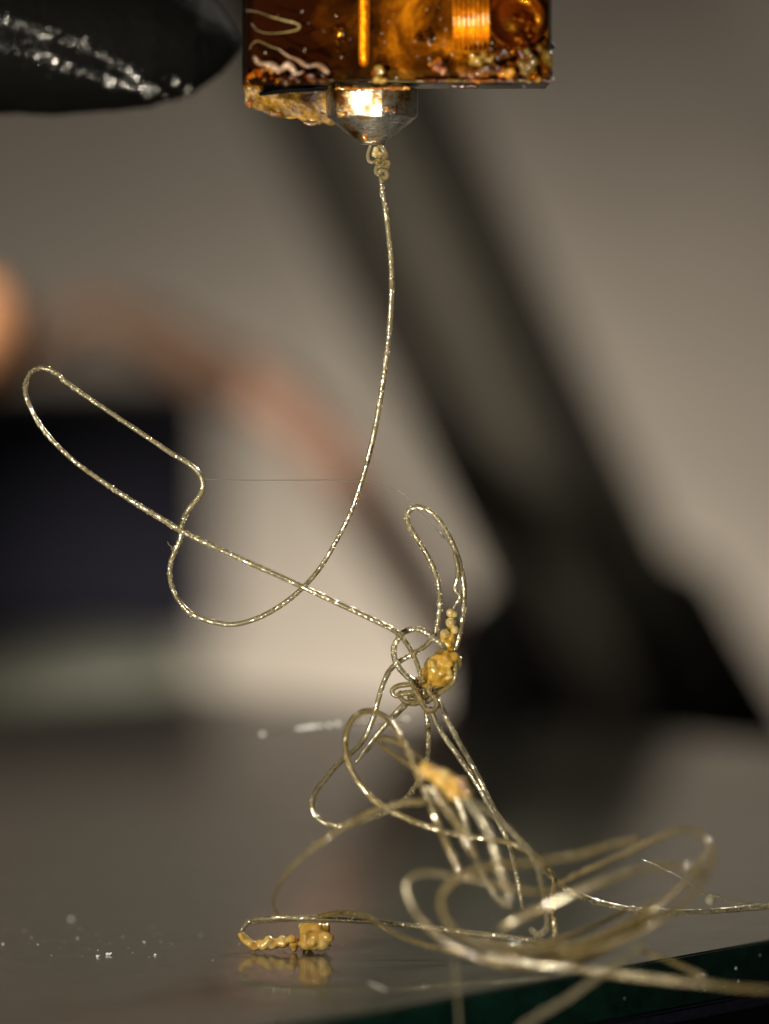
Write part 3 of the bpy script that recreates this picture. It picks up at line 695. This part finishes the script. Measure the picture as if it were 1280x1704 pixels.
strand('strand', [(756, 1318, 28.8), (764, 1338), (771, 1355), (777, 1375), (782, 1396), (790, 1424), (800, 1446), (812, 1470), (828, 1494), (852, 1511, 28.9)], 5.2, M_strand, tang, 9, 0.085)
strand('strand', [(716, 1306, 28.4), (735, 1335), (752, 1358), (770, 1385), (788, 1425, 28.2)], 5.5, M_coil, tang, 9, 0.085)
strand('strand', [(772, 1326, 28.3), (790, 1348), (806, 1372), (818, 1396), (826, 1422), (833, 1448), (842, 1475, 28.2), (850, 1500)], 6.2, M_strand, tang, 9, 0.085)
strand('strand', [(886, 1418, 29.6), (905, 1438), (916, 1450), (922, 1468), (920, 1500), (921, 1530), (924, 1565)], 4.6, M_coil, tang, 9, 0.08)
strand('strand', [(709, 1334, 28.7), (685, 1335), (664, 1338), (640, 1344), (615, 1352), (590, 1366), (568, 1378), (538, 1399, 28.6), (509, 1421), (478, 1453), (459, 1485), (455, 1506), (463, 1521), (470, 1526, 29.6)], lambda u: 5.0 - 3.2 * u, M_coil, tang, 8, 0.08)
balls = [(P(737 + t * 32 + random.gauss(0, 7), 1298 + t * 20 + random.gauss(0, 8), 28.45 + random.gauss(0, .05)), U(random.uniform(6, 10))) for t in [random.uniform(-1, 1) for _ in range(34)]]
balls += [(P(712, 1284, 28.45), U(9)), (P(728, 1292, 28.45), U(13)), (P(742, 1298, 28.45), U(16)), (P(755, 1310, 28.45), U(12))]
blob('clump', balls, M_honey, tang, 0.013, smooth_it=1)

# ------------------------------------------------------------------ loose coil lying nearest the lens
coil = empty('filament_coil', G(960, 1600), 'blurred loose coil of honey coloured filament nearest the lens', 'plastic coil')
strand('strand', [(928, 1472, 29.01), (960, 1455), (1000, 1438), (1040, 1420), (1090, 1397), (1120, 1384, 28.39), (1142, 1380), (1166, 1388), (1184, 1410, 28.03), (1184, 1437), (1166, 1470), (1135, 1506), (1090, 1537, 27.85), (1040, 1561), (990, 1580), (940, 1591), (890, 1594), (840, 1590, 28.39)], 3.96, M_coil, coil, 9, 0.085)
strand('strand', [(930, 1482, 28.12), (890, 1484), (840, 1475), (790, 1464), (740, 1455), (702, 1453), (679, 1466, 28.03), (678, 1490), (697, 1526), (730, 1557), (766, 1581), (806, 1598), (850, 1608, 27.94), (900, 1611), (960, 1602), (1020, 1574), (1070, 1531, 28.57), (1120, 1486), (1158, 1450), (1175, 1420, 28.39)], 3.87, M_coil, coil, 9, 0.085)
strand('strand', [(1170, 1462, 27.85), (1155, 1447), (1120, 1441), (1065, 1447), (990, 1472, 27.67), (920, 1503), (875, 1523), (832, 1547, 27.85)], 5.31, M_coil, coil, 9, 0.085, taper=(0.8, 1))
strand('strand', [(1065, 1396, 28.03), (1015, 1407), (965, 1422), (905, 1432), (865, 1437), (815, 1443), (775, 1455, 27.76), (748, 1472), (734, 1496), (741, 1526), (766, 1556), (806, 1574), (866, 1580, 28.03), (940, 1574), (990, 1562), (1040, 1537), (1090, 1500, 28.21)], 4.59, M_coil, coil, 9, 0.085)
strand('strand', [(800, 1560, 28.39), (850, 1572), (905, 1568), (960, 1552), (1010, 1530), (1045, 1512, 29.01)], 3.69, M_coil, coil, 9, 0.085)
strand('strand', [(840, 1600, 28.12), (900, 1606), (950, 1610), (985, 1618), (1040, 1625), (1100, 1631), (1165, 1636, 27.67), (1215, 1643), (1290, 1648)], 4.59, M_coil, coil, 9, 0.085)
strand('strand', [(700, 1528, 28.4), (735, 1560), (780, 1586), (830, 1598), (880, 1602), (930, 1600, 28.1), (985, 1585), (1030, 1562), (1065, 1540), (1100, 1512, 28.5)], 3.78, M_coil, coil, 9, 0.085)
strand('strand', [(890, 1580, 28.3), (940, 1584), (1000, 1566), (1050, 1540, 28.5), (1100, 1505), (1140, 1470)], 3.60, M_coil, coil, 9, 0.085)
strand('strand', [(800, 1588, 28.2), (860, 1598), (930, 1612, 28.0), (1000, 1614), (1060, 1622), (1120, 1632, 27.8)], 3.96, M_strand, coil, 9, 0.085)
o = strand('filament_strand', [(1075, 1570, 27.94), (1050, 1588), (1020, 1609), (990, 1630), (940, 1665), (895, 1692), (860, 1716, 27.49)], 5.4, M_strand, None, 9, 0.08, loc=P(860, 1716, 27.49))
tag(o, 'pale strand crossing the green glass edge down to the bottom of the photo', 'plastic thread')
o = strand('filament_strand', [(1050, 1582, 28.57), (1090, 1590), (1130, 1606), (1172, 1626, 28.21)], 3.6, M_coil, None, 9, 0.06, loc=P(1090, 1590, 28.21))
tag(o, 'short dim strand sloping across the green glass edge on the right', 'plastic thread')
o = strand('filament_strand', [(757, 1600, 28.03), (760, 1640), (763, 1680), (765, 1720, 27.67)], 2.3, M_strand, None, 9, 0.06, loc=P(765, 1720, 27.67))
tag(o, 'faint upright strand hanging in front of the green glass edge', 'plastic thread')
# sharp strand leaving to the right, with a droplet above it
o = strand('filament_strand', [(884, 1418, 29.5), (900, 1440), (912, 1454), (930, 1471), (960, 1488), (1000, 1503), (1050, 1513), (1100, 1517), (1140, 1518, 29.9), (1190, 1516), (1240, 1512), (1300, 1507, 30.2)], 5.0, M_strand, None, 10, 0.09, 0.06, loc=P(1140, 1518, 29.9))
tag(o, 'sharp glittering strand running out to the right edge above the glass', 'plastic thread')
dr = empty('droplet_strand', P(1182, 1500, 30), 'fine pair of hairs carrying one clear droplet near the right edge', 'plastic drop')
strand('hair', [(1066, 1428, 30), (1090, 1439), (1130, 1459), (1168, 1484), (1185, 1492), (1205, 1498), (1240, 1503), (1300, 1506)], 1.0, M_thread, dr, 6, 0.02, 0.3)
strand('hair', [(1168, 1486, 30), (1178, 1490), (1192, 1489), (1208, 1499), (1250, 1503), (1300, 1504)], 1.2, M_thread, dr, 6, 0.02, 0.3)
r = U(9); V, F = lathe(P(1182, 1498, 29.98) + Vector((0, 0, -r)), (0, 0, 1), [(r * (1 - math.cos(math.pi * k / 12)), r * math.sin(math.pi * k / 12)) for k in range(11)] + [(2.1 * r, 0.3 * r)], 20)
m, nt, b, out = mat('clear_drop'); setp(b, col=(0.95, 0.86, 0.6), rough=0.06, trans=0.7, ior=1.47); obj('droplet', V, F, m, dr)

# ------------------------------------------------------------------ scrap lying on the glass
GB = G(520, 1585); dB = (GB - CAM).dot(FW)
scrap = empty('filament_scrap', GB, 'opaque amber lump with a thin strand lying on the glass at lower left', 'plastic scrap')
balls = []
for _ in range(44):
    x = random.uniform(501, 546); y = random.uniform(1540, 1577)
    balls.append((P(x + (6 if y > 1558 else 0), y, dB + random.choice((-.09, -.06, .06, .09))), U(random.choice((5, 6, 7, 9)), dB)))
balls += [(P(x, y, dB - q), U(13, dB)) for x in (511, 524, 538) for y in (1547, 1559, 1570) for q in (0, 0.05)]
balls += [(P(488, 1570, dB), U(10, dB)), (P(490, 1579, dB), U(6, dB)), (P(545, 1572, dB), U(9, dB)), (P(541, 1541, dB), U(9, dB)), (P(503, 1542, dB), U(8, dB))]
blob('clump', balls, M_honey, scrap, 0.009, smooth_it=4)
tail = [(402, 1556, 6), (405, 1563, 6), (411, 1568, 7), (418, 1571, 8), (424, 1576, 8), (432, 1571, 8.5), (440, 1574, 8), (447, 1566, 9), (453, 1573, 8), (462, 1569, 8.5), (470, 1562, 7.5), (472, 1571, 7), (480, 1566, 9), (486, 1563, 8)]
blob('clump', [(P(x + random.uniform(-1, 1), y + random.uniform(-1, 1), dB + random.uniform(-.03, .03)), U(r, dB)) for x, y, r in tail for _ in (0, 1)], M_honey, scrap, 0.010, smooth_it=1)
strand('strand', [(400, 1553, dB), (404, 1546), (410, 1538), (418, 1532), (424, 1530)], lambda u: 3.2 + 2 * u, M_strand, scrap, 9, 0.07)
strand('strand', [(402, 1556, dB), (408, 1556), (415, 1563), (422, 1568)], 2.5, M_curl, scrap, 9, 0.07)
strand('strand', [(418, 1531, dB), (440, 1530), (464, 1527), (500, 1528), (549, 1529), (605, 1532), (661, 1538), (715, 1544), (770, 1551), (815, 1556), (865, 1562), (915, 1568, 29.7)], lambda u: 4.6, M_strand, scrap, 10, 0.11, 0.12, 0.1)
strand('strand', [(422, 1534, dB - .03), (450, 1533), (500, 1530), (540, 1531), (580, 1533), (640, 1537), (690, 1542)], 3.2, M_thread, scrap, 9, 0.1)
blob('clump', [(P(419 + k * 4, 1533 + 2 * (k % 2), dB), U(5 - .4 * k, dB)) for k in range(5)], M_curl, scrap, 0.010)
o = strand('filament_strand', [(520, 1528, dB - .05), (540, 1523), (563, 1519), (594, 1521), (616, 1527), (634, 1540), (656, 1553), (684, 1565), (717, 1575), (742, 1580), (775, 1588, 28.6)], 4.2, M_coil, None, 9, 0.07, loc=P(634, 1540, dB))
tag(o, 'dull strand arching beside the long glittering strand, left of the coil', 'plastic thread')

# ------------------------------------------------------------------ crumbs and dust on the glass
M_crumb = plain('white_crumb', (0.85, 0.82, 0.74), 0.35, nscale=30)
crumbs = [((118, 1531), 4.5, 'round white crumb, highest of the specks at lower left'), ((163, 1593), 4.0, 'left half of the pair of pale crumbs at lower left'), ((181, 1590), 5.0, 'right half of the pair of pale crumbs at lower left'),
          ((5, 1572), 2.6, 'tiny white speck at the left edge of the photo'), ((259, 1590), 3.0, 'lone pale crumb between the crumb pair and the amber lump'), ((129, 1562), 1.8, 'tiny speck under the highest round crumb'), ((240, 1568), 1.6, 'tiny speck left of the amber lump')]
for (x, y), r, lab in crumbs:
    g = G(x, y); d = (g - CAM).dot(FW); R_ = U(r, d) * 0.8
    bl = [(g + Vector((random.uniform(-.8, .8) * R_, random.uniform(-.6, .6) * R_, R_ * 0.5)), R_ * random.uniform(0.5, 0.8)) for _ in range(4)]
    o = blob('crumb', bl, M_crumb, None, R_ * 0.22, loc=g); tag(o, lab, 'crumb', 'pale crumbs on the glass')
bm = bmesh.new()
for _ in range(80):
    x = random.choice([random.gauss(170, 90), random.uniform(0, 1000), random.gauss(880, 60)]); y = random.gauss(1568, 14) if random.random() < .75 else random.uniform(1450, 1640)
    g = G(x, y)
    if g.y < 27.475 + 1.21 * g.x + 0.1: continue
    R_ = U(random.uniform(0.4, 1.1))
    bmesh.ops.create_icosphere(bm, subdivisions=1, radius=R_, matrix=Matrix.Translation(g + Vector((0, 0, R_ * .5))) @ Matrix.Diagonal((random.uniform(.8, 2), 1, .7, 1)))
o = from_bm('dust', bm, M_crumb, None, False); tag(o, 'fine pale dust scattered on the glass', None, None, 'stuff')
# bright scratches raised on the glass
M_scr = plain('bright_residue', (0.95, 0.95, 0.9), 0.3, 0.0, nscale=20, var=0.05)
hr = empty('streak_hair', P(505, 1210, 31.7), 'short bright white streak of beaded hair left of the knot', 'plastic hair')
strand('hair', [(430, 1223, 31.7), (470, 1217), (505, 1211), (545, 1206), (580, 1203), (630, 1200), (675, 1197)], 0.8, M_thread, hr, 6, 0.02, 0.3)
blob('bead', [(P(490 + 2 * k, 1213 - 0.22 * k + random.uniform(-.6, .6), 31.7), U(1.0 + 2.4 * math.sin(math.pi * (k + 1) / 24))) for k in range(22)], M_scr, hr, 0.008)
for x, y, q in ((437, 1222, 3.2), (520, 1209, 3.0), (534, 1208, 2.6), (548, 1207, 3.0), (562, 1205, 3.2), (496, 1213, 2.2), (676, 1197, 2.4)): blob('bead', [(P(x, y, 31.7), U(q * 1.5)), (P(x + 1.5, y + .6, 31.7), U(q * 1.2))], M_scr, hr, 0.008)
# flecks on the cut edge of the glass
M_fleck = plain('pale_green_fleck', (0.45, 0.5, 0.42), 0.4, nscale=20)
def edge_pt(px, py):
    v = FW + (px - 640) / FPX * RT + (852 - py) / FPX * UP
    n = Vector((1.21, -1, 0)).normalized(); p0 = Vector((2.5, 30.5, 0)); return CAM + v * ((p0 - CAM).dot(n) / v.dot(n)) + n * 0.004, n
for (x, y, r, lab) in ((1222, 1612, 5.5, 'largest pale chip on the green glass edge'), (1226, 1632, 3.5, 'pale chip just below the largest chip on the green edge'), (1234, 1604, 2.2, 'small pale chip up and right of the largest chip on the green edge'), (1120, 1600, 3.2, 'pale chip on the green edge beneath the reflected strand'), (1262, 1590, 3.2, 'pale chip on the green edge nearest the right edge of the photo'), (1036, 1664, 4, 'greenish chip low on the green glass edge'), (1101, 1666, 3.6, 'pale chip low on the green edge under the coil strand')):
    p, n = edge_pt(x, y); R_ = U(r, 29.5)
    o = blob('chip', [(p + Vector((random.uniform(-.6, .6), random.uniform(-.3, .3), random.uniform(-.9, .9))) * R_, R_ * random.uniform(.3, .6)) for _ in range(5)], M_fleck, None, R_ * .2, loc=p)
    tag(o, lab, 'chip', 'pale chips on the glass edge')

sm = empty('smudge', G(625, 1642), 'small scratchy pale smudge on the glass right of the amber lump', 'smudge')
for k in range(9):
    a = G(612 + k * 2.2 + random.uniform(-1, 1), 1634 + k * 0.9, 0.003); b_ = G(622 + k * 2.6 + random.uniform(-2, 2), 1641 + k * 0.9, 0.003)
    V, F = tube_mesh(spline([a, (a + b_) / 2 + Vector((0.003, 0.01, 0)), b_], 0.01), 0.0016, 5, 0.1, 0.3)
    obj('scratch', V, F, M_crumb, sm)
